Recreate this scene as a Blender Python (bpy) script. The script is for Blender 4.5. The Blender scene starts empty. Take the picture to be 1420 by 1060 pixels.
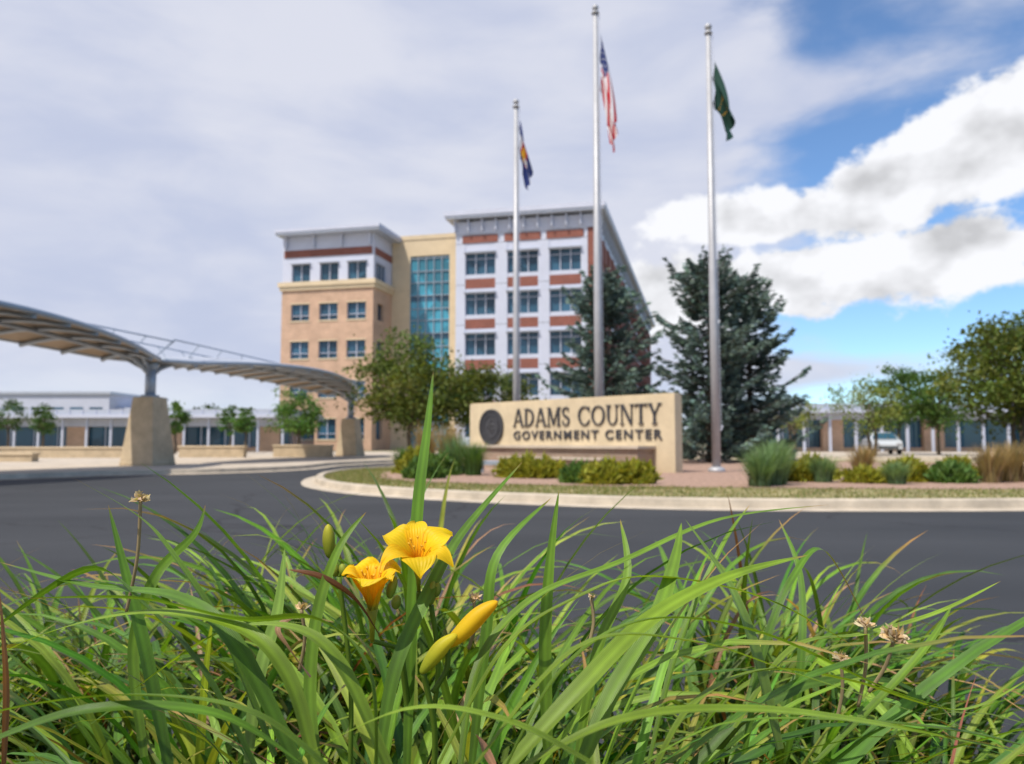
import bpy, bmesh, math, random
from mathutils import Vector, Matrix, noise as mnoise
R=math.radians
scene=bpy.context.scene
COL=scene.collection
# ------------------------------------------------------------------ materials
def nodes_of(name):
    m=bpy.data.materials.new(name); m.use_nodes=True
    nt=m.node_tree; nt.nodes.clear()
    out=nt.nodes.new('ShaderNodeOutputMaterial')
    b=nt.nodes.new('ShaderNodeBsdfPrincipled')
    nt.links.new(b.outputs[0],out.inputs[0])
    return m,nt,b,out
def mat(name,col,rough=.7,metal=0,var=.12,scale=3,bump=0,bscale=30,spec=.4,coat=0,detail=4,col2=None):
    m,nt,b,out=nodes_of(name)
    tc=nt.nodes.new('ShaderNodeTexCoord')
    n=nt.nodes.new('ShaderNodeTexNoise'); n.inputs['Scale'].default_value=scale; n.inputs['Detail'].default_value=detail
    n.inputs['Roughness'].default_value=.65
    nt.links.new(tc.outputs['Object'],n.inputs['Vector'])
    r=nt.nodes.new('ShaderNodeValToRGB')
    c1=[max(0,c*(1-var)) for c in col]; c2=[c*(1+var) for c in (col2 or col)]
    r.color_ramp.elements[0].color=(*c1,1); r.color_ramp.elements[1].color=(*c2,1)
    r.color_ramp.elements[0].position=.3; r.color_ramp.elements[1].position=.7
    nt.links.new(n.outputs[0],r.inputs[0]); nt.links.new(r.outputs[0],b.inputs['Base Color'])
    b.inputs['Roughness'].default_value=rough; b.inputs['Metallic'].default_value=metal
    b.inputs['Specular IOR Level'].default_value=spec
    if coat: b.inputs['Coat Weight'].default_value=coat
    if bump:
        n2=nt.nodes.new('ShaderNodeTexNoise'); n2.inputs['Scale'].default_value=bscale; n2.inputs['Detail'].default_value=3
        nt.links.new(tc.outputs['Object'],n2.inputs['Vector'])
        bp=nt.nodes.new('ShaderNodeBump'); bp.inputs['Strength'].default_value=bump; bp.inputs['Distance'].default_value=.02
        nt.links.new(n2.outputs[0],bp.inputs['Height']); nt.links.new(bp.outputs[0],b.inputs['Normal'])
    return m
def brick_mat(name,c1,c2,mortar,bw=.3,bh=.1):
    m,nt,b,out=nodes_of(name)
    tc=nt.nodes.new('ShaderNodeTexCoord'); sx=nt.nodes.new('ShaderNodeSeparateXYZ'); cx=nt.nodes.new('ShaderNodeCombineXYZ')
    nt.links.new(tc.outputs['Object'],sx.inputs[0])
    ad=nt.nodes.new('ShaderNodeMath'); ad.operation='ADD'
    nt.links.new(sx.outputs[0],ad.inputs[0]); nt.links.new(sx.outputs[1],ad.inputs[1])
    nt.links.new(ad.outputs[0],cx.inputs[0]); nt.links.new(sx.outputs[2],cx.inputs[1])
    br=nt.nodes.new('ShaderNodeTexBrick'); br.inputs['Scale'].default_value=1
    br.inputs['Color1'].default_value=(*c1,1); br.inputs['Color2'].default_value=(*c2,1); br.inputs['Mortar'].default_value=(*mortar,1)
    br.inputs['Brick Width'].default_value=bw; br.inputs['Row Height'].default_value=bh; br.inputs['Mortar Size'].default_value=bh*.08
    nt.links.new(cx.outputs[0],br.inputs['Vector'])
    n=nt.nodes.new('ShaderNodeTexNoise'); n.inputs['Scale'].default_value=.8; n.inputs['Detail'].default_value=4
    nt.links.new(tc.outputs['Object'],n.inputs['Vector'])
    mr=nt.nodes.new('ShaderNodeMapRange'); mr.inputs[1].default_value=.3; mr.inputs[2].default_value=.7; mr.inputs[3].default_value=.86; mr.inputs[4].default_value=1.1
    nt.links.new(n.outputs[0],mr.inputs[0])
    mx=nt.nodes.new('ShaderNodeVectorMath'); mx.operation='SCALE'
    nt.links.new(br.outputs[0],mx.inputs[0]); nt.links.new(mr.outputs[0],mx.inputs['Scale'])
    nt.links.new(mx.outputs[0],b.inputs['Base Color'])
    bp=nt.nodes.new('ShaderNodeBump'); bp.inputs['Strength'].default_value=.4; bp.inputs['Distance'].default_value=.01; bp.invert=True
    nt.links.new(br.outputs['Fac'],bp.inputs['Height']); nt.links.new(bp.outputs[0],b.inputs['Normal'])
    b.inputs['Roughness'].default_value=.85
    return m
def tint_mat(name,trans=.25,rough=.5,spec=.4,veins=0,tm=(1.5,1.45,.6)):
    m,nt,b,out=nodes_of(name)
    a=nt.nodes.new('ShaderNodeAttribute'); a.attribute_name='tint'
    col=a.outputs['Color']
    if veins:
        n=nt.nodes.new('ShaderNodeTexNoise'); n.inputs['Scale'].default_value=22; n.inputs['Detail'].default_value=3
        tc=nt.nodes.new('ShaderNodeTexCoord'); nt.links.new(tc.outputs['Object'],n.inputs['Vector'])
        mr=nt.nodes.new('ShaderNodeMapRange'); mr.inputs[1].default_value=.3; mr.inputs[2].default_value=.7; mr.inputs[3].default_value=.8; mr.inputs[4].default_value=1.2
        nt.links.new(n.outputs[0],mr.inputs[0])
        st=nt.nodes.new('ShaderNodeAttribute'); st.attribute_name='st'
        sp=nt.nodes.new('ShaderNodeSeparateXYZ'); nt.links.new(st.outputs['Vector'],sp.inputs[0])
        mu=nt.nodes.new('ShaderNodeMath'); mu.operation='MULTIPLY'; mu.inputs[1].default_value=75
        nt.links.new(sp.outputs[0],mu.inputs[0])
        si=nt.nodes.new('ShaderNodeMath'); si.operation='SINE'; nt.links.new(mu.outputs[0],si.inputs[0])
        m2=nt.nodes.new('ShaderNodeMath'); m2.operation='MULTIPLY_ADD'; m2.inputs[1].default_value=veins; nt.links.new(mr.outputs[0],m2.inputs[2])
        nt.links.new(si.outputs[0],m2.inputs[0])
        v2=nt.nodes.new('ShaderNodeVectorMath'); v2.operation='SCALE'
        nt.links.new(col,v2.inputs[0]); nt.links.new(m2.outputs[0],v2.inputs['Scale']); col=v2.outputs[0]
        bp=nt.nodes.new('ShaderNodeBump'); bp.inputs['Strength'].default_value=.3; bp.inputs['Distance'].default_value=.0004
        nt.links.new(si.outputs[0],bp.inputs['Height']); nt.links.new(bp.outputs[0],b.inputs['Normal'])
    nt.links.new(col,b.inputs['Base Color'])
    b.inputs['Roughness'].default_value=rough; b.inputs['Specular IOR Level'].default_value=spec
    tr=nt.nodes.new('ShaderNodeBsdfTranslucent')
    hs=nt.nodes.new('ShaderNodeVectorMath'); hs.operation='MULTIPLY'; hs.inputs[1].default_value=tm
    nt.links.new(col,hs.inputs[0]); nt.links.new(hs.outputs[0],tr.inputs[0])
    ms=nt.nodes.new('ShaderNodeMixShader'); ms.inputs[0].default_value=trans
    nt.links.new(b.outputs[0],ms.inputs[1]); nt.links.new(tr.outputs[0],ms.inputs[2]); nt.links.new(ms.outputs[0],out.inputs[0])
    return m

M={}
M['white']=mat('white_metal_panel',(.54,.56,.66),.45,.0,.05,.6)
M['roofw']=mat('roof_metal',(.48,.51,.58),.4,.3,.06,.7)
M['tan']=brick_mat('tan_brick',(.60,.385,.26),(.53,.335,.225),(.48,.35,.26))
M['cream']=mat('cream_stucco',(.64,.51,.34),.8,0,.07,.9,.2,40)
M['red']=brick_mat('red_brick',(.27,.085,.06),(.22,.068,.048),(.24,.14,.11))
M['conc']=mat('concrete_light',(.48,.41,.33),.85,0,.15,1.6,.3,60)
M['curb']=mat('curb_concrete',(.48,.41,.32),.85,0,.22,2.5,.3,50)
M['pier']=mat('pier_stone',(.50,.39,.255),.85,0,.18,2.2,.4,30)
M['steel']=mat('painted_steel',(.36,.41,.48),.4,.2,.06,2)
M['alum']=mat('brushed_aluminium_pole',(.42,.42,.44),.5,.25,.08,3)
M['underside']=mat('canopy_soffit',(.38,.28,.19),.6,0,.12,1.5)
M['sign']=mat('sandstone_sign',(.60,.49,.33),.85,0,.14,1.2,.4,25)
M['bronze']=mat('dark_bronze',(.06,.06,.068),.5,.2,.2,8)
M['sbrick']=brick_mat('sign_base_brick',(.36,.25,.18),(.26,.18,.13),(.32,.27,.22),.4,.12)
M['bark']=mat('bark',(.11,.085,.06),.9,0,.35,8,.6,25)
M['soil']=mat('bed_soil',(.05,.035,.022),.95,0,.5,18,.8,60)
M['mulch']=mat('gravel_mulch',(.36,.235,.175),.95,0,.45,9,.8,40)
M['lawn']=mat('dry_lawn',(.19,.19,.06),.95,0,.4,2.2,.6,60,col2=(.30,.25,.12))
M['ground']=mat('dry_ground',(.26,.23,.14),.95,0,.3,.05,.2,5)
M['carw']=mat('car_paint_white',(.50,.53,.57),.25,0,.02,1,coat=.5)
M['rubber']=mat('rubber',(.02,.02,.02),.8)
M['dark']=mat('dark_frame',(.05,.055,.06),.5)
M['redl']=mat('tail_lamp',(.35,.02,.02),.3)
def glass(name,c,rough=.08,metal=.0,spec=.9):
    m,nt,b,out=nodes_of(name)
    tc=nt.nodes.new('ShaderNodeTexCoord'); vo=nt.nodes.new('ShaderNodeTexVoronoi'); vo.inputs['Scale'].default_value=.45
    nt.links.new(tc.outputs['Object'],vo.inputs['Vector'])
    mx=nt.nodes.new('ShaderNodeMix'); mx.data_type='RGBA'
    mx.inputs[6].default_value=(*[x*.6 for x in c],1); mx.inputs[7].default_value=(*[x*1.5 for x in c],1)
    sp=nt.nodes.new('ShaderNodeSeparateColor'); nt.links.new(vo.outputs['Color'],sp.inputs[0])
    nt.links.new(sp.outputs[0],mx.inputs[0]); nt.links.new(mx.outputs[2],b.inputs['Base Color'])
    b.inputs['Roughness'].default_value=rough; b.inputs['Specular IOR Level'].default_value=spec; b.inputs['Metallic'].default_value=metal
    return m
M['glass']=glass('window_glass',(.03,.085,.135),spec=.5)
M['teal']=glass('curtain_glass',(.05,.26,.36),.12,spec=.7)
M['leaf']=tint_mat('tree_leaf',.3,.6,.25)
M['needle']=tint_mat('spruce_needle',.15,.6,.3,tm=(1.1,1.1,1))
M['blade']=tint_mat('daylily_leaf',.32,.42,.38,veins=.09,tm=(1.5,1.4,.5))
M['petal']=tint_mat('petal_yellow',.35,.5,.25,veins=.035,tm=(1.1,1.0,.6))
def asphalt():
    m,nt,b,out=nodes_of('asphalt')
    tc=nt.nodes.new('ShaderNodeTexCoord')
    def nz(s,d=4,st=None):
        n=nt.nodes.new('ShaderNodeTexNoise'); n.inputs['Scale'].default_value=s; n.inputs['Detail'].default_value=d
        if st:
            mp=nt.nodes.new('ShaderNodeMapping'); mp.inputs['Scale'].default_value=st
            nt.links.new(tc.outputs['Object'],mp.inputs[0]); nt.links.new(mp.outputs[0],n.inputs['Vector'])
        else: nt.links.new(tc.outputs['Object'],n.inputs['Vector'])
        return n
    a=nz(.5,6,(.5,1.4,1)); g=nz(120,2)
    r=nt.nodes.new('ShaderNodeValToRGB'); e=r.color_ramp.elements
    e[0].position=.3; e[0].color=(.032,.034,.038,1); e[1].position=.7; e[1].color=(.047,.049,.054,1)
    nt.links.new(a.outputs[0],r.inputs[0])
    mx=nt.nodes.new('ShaderNodeMix'); mx.data_type='RGBA'; mx.blend_type='OVERLAY'; mx.inputs[0].default_value=.5
    nt.links.new(r.outputs[0],mx.inputs[6]); nt.links.new(g.outputs[0],mx.inputs[7])
    vo=nt.nodes.new('ShaderNodeTexVoronoi'); vo.feature='DISTANCE_TO_EDGE'; vo.inputs['Scale'].default_value=.16
    nn=nz(1.2,4); va=nt.nodes.new('ShaderNodeVectorMath'); va.operation='MULTIPLY_ADD'; va.inputs[1].default_value=(.8,.8,0)
    nt.links.new(nn.outputs[1],va.inputs[0]); nt.links.new(tc.outputs['Object'],va.inputs[2]); nt.links.new(va.outputs[0],vo.inputs['Vector'])
    lt=nt.nodes.new('ShaderNodeMath'); lt.operation='LESS_THAN'; lt.inputs[1].default_value=.0035; nt.links.new(vo.outputs[0],lt.inputs[0])
    m3=nt.nodes.new('ShaderNodeMix'); m3.data_type='RGBA'; m3.inputs[7].default_value=(.022,.022,.025,1)
    nt.links.new(lt.outputs[0],m3.inputs[0]); nt.links.new(mx.outputs[2],m3.inputs[6])
    nt.links.new(m3.outputs[2],b.inputs['Base Color'])
    b.inputs['Roughness'].default_value=.8; b.inputs['Specular IOR Level'].default_value=.25
    bp=nt.nodes.new('ShaderNodeBump'); bp.inputs['Strength'].default_value=.5; bp.inputs['Distance'].default_value=.004
    nt.links.new(g.outputs[0],bp.inputs['Height']); nt.links.new(bp.outputs[0],b.inputs['Normal'])
    return m
M['asphalt']=asphalt()
# ------------------------------------------------------------------ mesh helpers
def empty(name,loc=(0,0,0),rz=0):
    e=bpy.data.objects.new(name,None); e.empty_display_size=.3; COL.objects.link(e); e.location=loc; e.rotation_euler=(0,0,rz); return e
def obj(name,v,f,m,parent=None,smooth=False,tint=None,st=None,fm=None,loc=None,rz=0):
    me=bpy.data.meshes.new(name); me.from_pydata([tuple(p) for p in v],[],f)
    for mm in (m if isinstance(m,(list,tuple)) else [m]): me.materials.append(mm)
    if fm: me.polygons.foreach_set('material_index',fm)
    if smooth: me.polygons.foreach_set('use_smooth',[True]*len(me.polygons))
    if tint:
        a=me.attributes.new('tint','FLOAT_COLOR','POINT'); flat=[]
        for c in tint: flat+= [c[0],c[1],c[2],1]
        a.data.foreach_set('color',flat)
    if st:
        a=me.attributes.new('st','FLOAT_VECTOR','POINT'); flat=[]
        for c in st: flat+=list(c)
        a.data.foreach_set('vector',flat)
    me.update()
    o=bpy.data.objects.new(name,me); COL.objects.link(o)
    if parent: o.parent=parent
    if loc: o.location=loc
    o.rotation_euler=(0,0,rz)
    return o
BF=[(0,3,2,1),(4,5,6,7),(0,1,5,4),(1,2,6,5),(2,3,7,6),(3,0,4,7)]
class Batch:
    def __init__(s): s.d={}
    def box(s,k,x0,x1,y0,y1,z0,z1):
        v,f=s.d.setdefault(k,([],[])); n=len(v)
        x0,x1=min(x0,x1),max(x0,x1); y0,y1=min(y0,y1),max(y0,y1)
        v+=[(x0,y0,z0),(x1,y0,z0),(x1,y1,z0),(x0,y1,z0),(x0,y0,z1),(x1,y0,z1),(x1,y1,z1),(x0,y1,z1)]
        f+=[tuple(i+n for i in q) for q in BF]
    def emit(s,parent,names={}):
        for k,(v,f) in s.d.items(): obj(names.get(k,k),v,f,M[k],parent)
def tube(v,f,pts,rad,n=8,cap=True):
    pts=[Vector(p) for p in pts]; base=len(v)
    if not isinstance(rad,(list,tuple)): rad=[rad]*len(pts)
    prev=None
    for i,p in enumerate(pts):
        d=(pts[min(i+1,len(pts)-1)]-pts[max(i-1,0)]).normalized()
        if prev is None: a=d.orthogonal().normalized()
        else: a=(prev-d*prev.dot(d)).normalized()
        prev=a; b=d.cross(a)
        for k in range(n):
            t=2*math.pi*k/n; v.append(p+(a*math.cos(t)+b*math.sin(t))*rad[i])
    for i in range(len(pts)-1):
        for k in range(n):
            a=base+i*n+k; b=base+i*n+(k+1)%n; f.append((a,b,b+n,a+n))
    if cap:
        f.append(tuple(base+k for k in range(n))[::-1]); f.append(tuple(base+(len(pts)-1)*n+k for k in range(n)))
def closed(points,sub=8):
    P=[Vector((*p,0)) for p in points]; n=len(P); out=[]
    for i in range(n):
        a,b,c,d=P[i-1],P[i],P[(i+1)%n],P[(i+2)%n]
        for k in range(sub):
            t=k/sub; out.append(.5*((2*b)+(c-a)*t+(2*a-5*b+4*c-d)*t*t+(3*b-a-3*c+d)*t**3))
    return out
def offset(pl,d):
    n=len(pl); out=[]
    for i in range(n):
        t=(pl[(i+1)%n]-pl[i-1]).normalized(); out.append(pl[i]+Vector((-t.y,t.x,0))*d)
    return out
def ring(name,pl,offs,m,parent):
    n=len(pl); v=[];f=[]
    for (o,z) in offs:
        for p in offset(pl,o): v.append((p.x,p.y,z))
    for r in range(len(offs)-1):
        for k in range(n):
            a=r*n+k;b=r*n+(k+1)%n; f.append((a,b,b+n,a+n))
    return obj(name,v,f,m,parent)
def fill(name,pl,z,m,parent=None):
    return obj(name,[(p.x,p.y,z) for p in pl],[tuple(range(len(pl)))],m,parent)
# ------------------------------------------------------------------ ground, road, island, plaza
obj('ground',[(-1500,-600,-.02),(1500,-600,-.02),(1500,2500,-.02),(-1500,2500,-.02)],[(0,1,2,3)],M['ground'])
obj('road',[(-70,2.3,0),(70,2.3,0),(70,60,0),(-70,60,0)],[(0,1,2,3)],M['asphalt'])
isl=closed([(-5.3,20.2),(-4.4,17.2),(-2.7,14.7),(0,12.7),(3.2,11.5),(7.8,11.5),(13,12.5),(20,15.5),(25,22),(24,30),(17,37),(8,41),(1,38),(-3,32),(-5.2,26),(-5.6,23)])
pi=empty('island_kerb')
ring('gutter_and_kerb',isl,[(0,.004),(.32,.02),(.34,.13),(.37,.15),(.52,.15),(.53,.11)],M['curb'],pi)
inner=offset(isl,.53)
fill('island_lawn',inner,.11,M['lawn'])
bed=closed([(-3.4,20.5),(-2.2,17.5),(1.5,15.8),(4,15.3),(9,14.8),(15,16),(20,19.5),(22,25),(20,31),(14,35),(8,38),(2,35.5),(-1.5,31),(-3.4,25.5)])
fill('island_gravel_bed',bed,.118,M['mulch'])
pl=[(-90,18.0),(-24,18.2),(-16.5,18.6),(-13.6,20.5),(-11.8,23.2),(-9.2,25),(-7.6,28),(-7.2,33),(-4.6,38),(1,43.5),(9,46.5),(19,44),(28,38),(33,30),(90,26),(90,66),(-90,66)]
pv=[Vector((*p,0)) for p in pl]
fr=[]
for i in range(1,len(pl)-3):
    a,b,c,d=pv[i-1],pv[i],pv[i+1],pv[min(i+2,len(pl)-1)]
    for k in range(6):
        t=k/6; fr.append(.5*((2*b)+(c-a)*t+(2*a-5*b+4*c-d)*t*t+(3*b-a-3*c+d)*t**3))
fill('plaza_pavement',[pv[0]]+fr+pv[-3:],.12,M['conc'])
vv=[];ff=[]
ln=[pv[0]]+fr+[pv[-3]]
for i,p in enumerate(ln):
    t=(ln[min(i+1,len(ln)-1)]-ln[max(i-1,0)]).normalized(); nn=Vector((t.y,-t.x,0))
    for (o,z) in ((.45,.004),(.12,.02),(.10,.14),(.0,.15),(-.16,.15),(-.17,.11)): q=p+nn*o; vv.append((q.x,q.y,z))
for i in range(len(ln)-1):
    for k in range(5):
        a=i*6+k; ff.append((a,a+1,a+7,a+6))
obj('plaza_kerb',vv,ff,M['curb'])
B=Batch()
pe=empty('plaza_planter_wall')
for (x0,x1,y,h) in ((-34,-29.5,40,.55),(-27,-19.5,42,.5),(-18,-14.5,43,.55),(-13.2,-10,44,.6),(-25,-20.5,34,.3)):
    B.box('pier',x0,x1,y,y+.5,.12,h+.12); B.box('cream',x0-.05,x1+.05,y-.05,y+.55,h+.12,h+.2)
B.emit(pe,{'pier':'wall_blocks','cream':'wall_caps'})
vb=[];fb=[];nx=40;ny=16
for j in range(ny+1):
    for i in range(nx+1):
        x=-3.2+6.4*i/nx; y=-1.2+3.1*j/ny
        z=.13+.14*max(0,1-((y-.8)/1.1)**2)+.03*mnoise.noise(Vector((x*3,y*3,0)))
        vb.append((x,y,z))
for j in range(ny):
    for i in range(nx): a=j*(nx+1)+i; fb.append((a,a+1,a+nx+2,a+nx+1))
obj('planting_bed_soil',vb,fb,M['soil'],smooth=True)
B=Batch(); B.box('curb',-40,40,1.92,2.06,-.01,.15); B.box('curb',-40,40,2.063,2.4,-.01,.012)
ek=empty('near_kerb'); B.emit(ek,{'curb':'kerb_and_gutter'})
# ------------------------------------------------------------------ main building
bd=empty('government_office_building',(8.6,80,0),-R(13.5))
B=Batch()
X0,X1=-15,0; D=85
rows=[(1.4,3.7),(5.7,8.0),(10.0,12.3),(14.3,16.6),(18.6,20.9)]
B.box('glass',X0+.35,X1-.35,.35,D-.3,0,23.2)
cols=[(-13.95,-10.65),(-9.35,-6.05),(-4.85,-1.55)]
pil=[(-15,-13.95),(-10.65,-9.35),(-6.05,-4.85),(-1.55,-.85)]
for a,b in pil:
    B.box('white',a,b,-.06,.34,0,24.3)
    for z in (4.6,8.9,13.2,17.5,21.9): B.box('dark',a,b,-.066,-.05,z,z+.04)
B.box('red',-.85,0,-.02,.9,0,22.9)
B.box('white',-15,-14.9,.35,12,0,24.3)
edges=[0]+[z for r in rows for z in r]+[24.3]
for (a,b) in cols:
    for i in range(0,len(edges),2):
        z0,z1=edges[i],edges[i+1]
        if i==0: B.box('white',a,b,0,.34,z0,z1)
        elif i==len(edges)-2:
            B.box('white',a,b,0,.34,20.9,24.3); B.box('red',a-.3,b+.3,-.1,-.063,21.98,22.8)
        else:
            B.box('white',a,b,0,.34,z0,z0+.5); B.box('red',a,b,-.02,.34,z0+.5,z1-.45); B.box('white',a,b,0,.34,z1-.45,z1)
    for (z0,z1) in rows:
        for k in range(4):
            x=a+(b-a)*k/3; B.box('white',x-.04,x+.04,.18,.349,z0,z1)
        B.box('white',a,b,.2,.345,z1-.62,z1-.56)
        B.box('roofw',a-.1,b+.1,-.45,-.065,z1+.02,z1+.12)
B.box('white',-15.05,0.02,-.14,-.065,22.95,24.3)
for k in range(11):
    x=-15+15*k/10; B.box('white',x-.06,x+.06,-.6,-.145,23.2,24.45)
B.box('roofw',-15.9,1.0,-1.1,D+1,24.5,24.75); B.box('white',-16.0,1.1,-1.2,D+1.1,24.75,25.25)
nb=18; bw=(D-1.5)/nb
sedge=[0]+[z for r in rows for z in r]+[22.9]
for i in range(0,len(sedge),2): B.box('red',-.34,0,.9,D,sedge[i],sedge[i+1])
B.box('roofw',-.2,.0,.9,D,22.9,24.49)
for i in range(nb+1):
    y=.9+bw*i
    for (z0,z1) in rows: B.box('red',-.34,-.003,y,y+1.3,z0,z1)
    B.box('red',.003,.14,y+.35,y+.95,0,22.9)
for (z0,z1) in rows:
    B.box('roofw',.003,.08,.95,D,z0-.22,z0-.02)
    for i in range(nb):
        y=.9+bw*i+1.3
        for j in (0,1,2): q=y+(bw-1.3)*j/2; B.box('white',-.3,-.2,q-.04,q+.04,z0,z1)
for i in range(nb*2): B.box('roofw',.003,.6,1+i*bw/2,1.12+i*bw/2,23.5,24.48)
LX0,LX1=-34.9,-24; F=-1
B.box('glass',LX0+.35,LX1-.35,F+.35,30,0,23)
lrows=[(1.2,3.4),(5.7,7.5),(10.0,11.9),(14.2,16.05)]
lc=[(-33.75,-31.55),(-30.35,-28.15),(-27.05,-24.85)]
ed=[0]+[z for r in lrows for z in r]+[18.0]
for i in range(0,len(ed),2):
    B.box('tan',LX0,LX1,F,F+.34,ed[i],ed[i+1]); B.box('tan',LX1-.34,LX1,F+.341,30,ed[i],ed[i+1]); B.box('tan',LX0,LX0+.34,F+.341,30,ed[i],ed[i+1])
xs=[LX0]+[c for q in lc for c in q]+[LX1]
for z0,z1 in lrows:
    for i in range(0,len(xs),2): B.box('tan',xs[i],xs[i+1],F+.002,F+.34,z0,z1)
    B.box('tan',LX1-.34,LX1-.002,F+.341,F+1.2,z0,z1); B.box('tan',LX1-.34,LX1-.002,F+2.9,30,z0,z1)
    B.box('tan',LX0+.002,LX0+.34,F+.341,30,z0,z1)
    for a,b in lc:
        for k in range(3): x=a+(b-a)*k/2; B.box('white',x-.04,x+.04,F+.2,F+.349,z0,z1)
        B.box('white',a,b,F+.2,F+.345,z0+.55,z0+.62); B.box('cream',a-.08,b+.08,F-.07,F+.1,z0-.16,z0)
        B.box('cream',a-.08,b+.08,F-.03,F+.1,z1,z1+.14)
B.box('cream',LX0-.35,LX1+.35,F-.35,30,18.003,18.5)
B.box('cream',LX0-.2,LX1+.2,F-.2,30,17.6,18.0)
for i in range(0,len(xs),2): B.box('white',xs[i],xs[i+1],F+.05,F+.34,18.5,20.5)
B.box('white',LX0,LX1,F+.05,F+.34,20.5,23.6); B.box('red',LX0+.2,LX1-.2,F-.03,F+.047,21.3,22.1)
B.box('white',LX1-.34,LX1-.05,F+.341,30,20.5,23.6); B.box('red',LX1-.047,LX1,F+.4,29,21.3,22.1)
for y0,y1 in ((F+.341,F+.8),(F+3.6,30)): B.box('white',LX1-.34,LX1-.05,y0,y1,18.5,20.5)
for y in (F+1.7,F+2.65): B.box('white',LX1-.3,LX1-.2,y,y+.08,18.5,20.5)
for a,b in lc:
    for k in range(3): x=a+(b-a)*k/2; B.box('white',x-.04,x+.04,F+.2,F+.349,18.5,20.5)
    B.box('roofw',a-.1,b+.1,F-.3,F+.045,20.52,20.62)
for k in range(4):
    x=LX0+.5+(LX1-LX0-.9)*k/3; B.box('white',x-.1,x+.1,F-.35,F-.003,22.3,23.6)
B.box('roofw',LX0-.2,LX1+1.1,F-1.3,30,23.603,23.85); B.box('white',LX0-.3,LX1+1.2,F-1.4,30.1,23.85,24.2)
CY=4.25
B.box('cream',-24,-21.8,CY,28,0,24.2); B.box('cream',-17.1,-15,CY,28,0,24.2); B.box('cream',-21.8,-17.1,CY,28,22,24.2)
B.box('cream',-24,-14.7,CY-.08,CY-.003,23.9,24.4)
for z in (8,13,18): B.box('pier',-24,-21.8,CY-.006,CY,z,z+.05); B.box('pier',-17.1,-15,CY-.006,CY,z,z+.05)
B.box('teal',-21.8,-17.1,CY+.25,28,0,21.99)
for k in range(6): x=-21.8+4.7*k/5; B.box('steel',x-.04,x+.04,CY+.08,CY+.249,0,22)
z=.2; i=0
while z<22:
    B.box('steel',-21.8,-17.1,CY+.1,CY+.245,z,z+.08); i+=1; z+=[1.5,1.5,1.3][i%3]
for z in (3.9,8.2,12.5,16.8): B.box('glass',-21.8,-17.1,CY+.22,CY+.248,z,z+.7)
B.emit(bd,{'glass':'windows','white':'metal_panels_and_mullions','red':'red_brick_walls','tan':'tan_brick_walls','cream':'stucco_walls','teal':'curtain_wall_glazing','roofw':'roof_slab_and_sunshades','steel':'curtain_wall_mullions','dark':'panel_joints','pier':'stucco_joints'})
# ------------------------------------------------------------------ low buildings
def low(name,loc,rz,L,top,h2,depth=9,step=2.2):
    e=empty(name,loc,rz); B=Batch()
    B.box('glass',0,L,1.2,depth,0,h2)
    B.box('white',-1,L+1,-.8,depth,top-.75,top-.45); B.box('roofw',-.8,L+.8,-.5,depth,top-.45,top)
    for k in range(int(L/1.2)): B.box('white',k*1.2,k*1.2+.08,-.56,-.503,top-.45,top)
    B.box('white',0,L,.6,depth-.1,h2,top-.76)
    n=int(L/step)
    for i in range(n+1):
        x=L*i/n; B.box('white',x-.09,x+.09,-.3,-.12,0,top-.76)
        B.box('white',x+.9,x+.98,1.1,1.199,0,h2)
        if i%4==2: B.box('tan',x-.2,x+1.6,.7,1.15,0,h2-.01)
    B.box('tan',0,L,.9,1.19,0,.45)
    B.emit(e,{'glass':'windows','white':'fascia_and_columns','roofw':'roof','tan':'brick_base'})
low('low_glazed_building',(-62,72,0),R(-3),42,3.8,2.3)
low('low_glazed_building',(22,66,0),R(4),60,4.1,2.8)
e=empty('warehouse_building',(-84,122,0)); B=Batch()
B.box('white',0,22,0,20,0,8.2); B.box('roofw',-.3,22.3,-.3,20.3,8.2,8.6); B.box('white',22.3,30,2,18,0,6.2)
for i in range(7): B.box('glass',1+i*3,3+i*3,-.05,-.003,5,6.2)
B.emit(e,{'white':'walls','roofw':'parapet','glass':'windows'})
# ------------------------------------------------------------------ canopy
def canopy_pier(x,y,h,top):
    e=empty('canopy_pier',(x,y,.1),R(-11)); v=[];f=[]
    a,b=.66,.41; prof=[(0,a),(.12,a*1.03),(.13,a),(h*.5,a*.82),(h*.98,b),(h,b*.96)]
    for z,r in prof: v+=[(-r,-r,z),(r,-r,z),(r,r,z),(-r,r,z)]
    for i in range(len(prof)-1):
        for k in range(4): p=i*4+k;q=i*4+(k+1)%4; f.append((p,q,q+4,p+4))
    t=len(v)-4; f.append((t,t+1,t+2,t+3)); o=obj('tapered_stone_base',v,f,M['pier'],e); bv=o.modifiers.new('b','BEVEL'); bv.width=.02; bv.segments=2
    v=[];f=[]
    tube(v,f,[(0,0,h),(0,0,h+.08)],.32,16); tube(v,f,[(0,0,h+.08),(0,0,top-.35)],[.19,.19],14); tube(v,f,[(0,0,top-.35),(0,0,top-.05)],[.19,.30],14)
    for sy in (-1,1):
        tube(v,f,[(0,sy*.1,top-.5),(0,sy*1.1,top+.08)],[.1,.07],8)
        for sx in (-1,1): tube(v,f,[(sx*.05,sy*.1,top-.4),(sx*.6,sy*1.6,top+.25)],[.06,.05],6)
    obj('steel_post_and_brackets',v,f,M['steel'],e,smooth=True)
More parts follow.
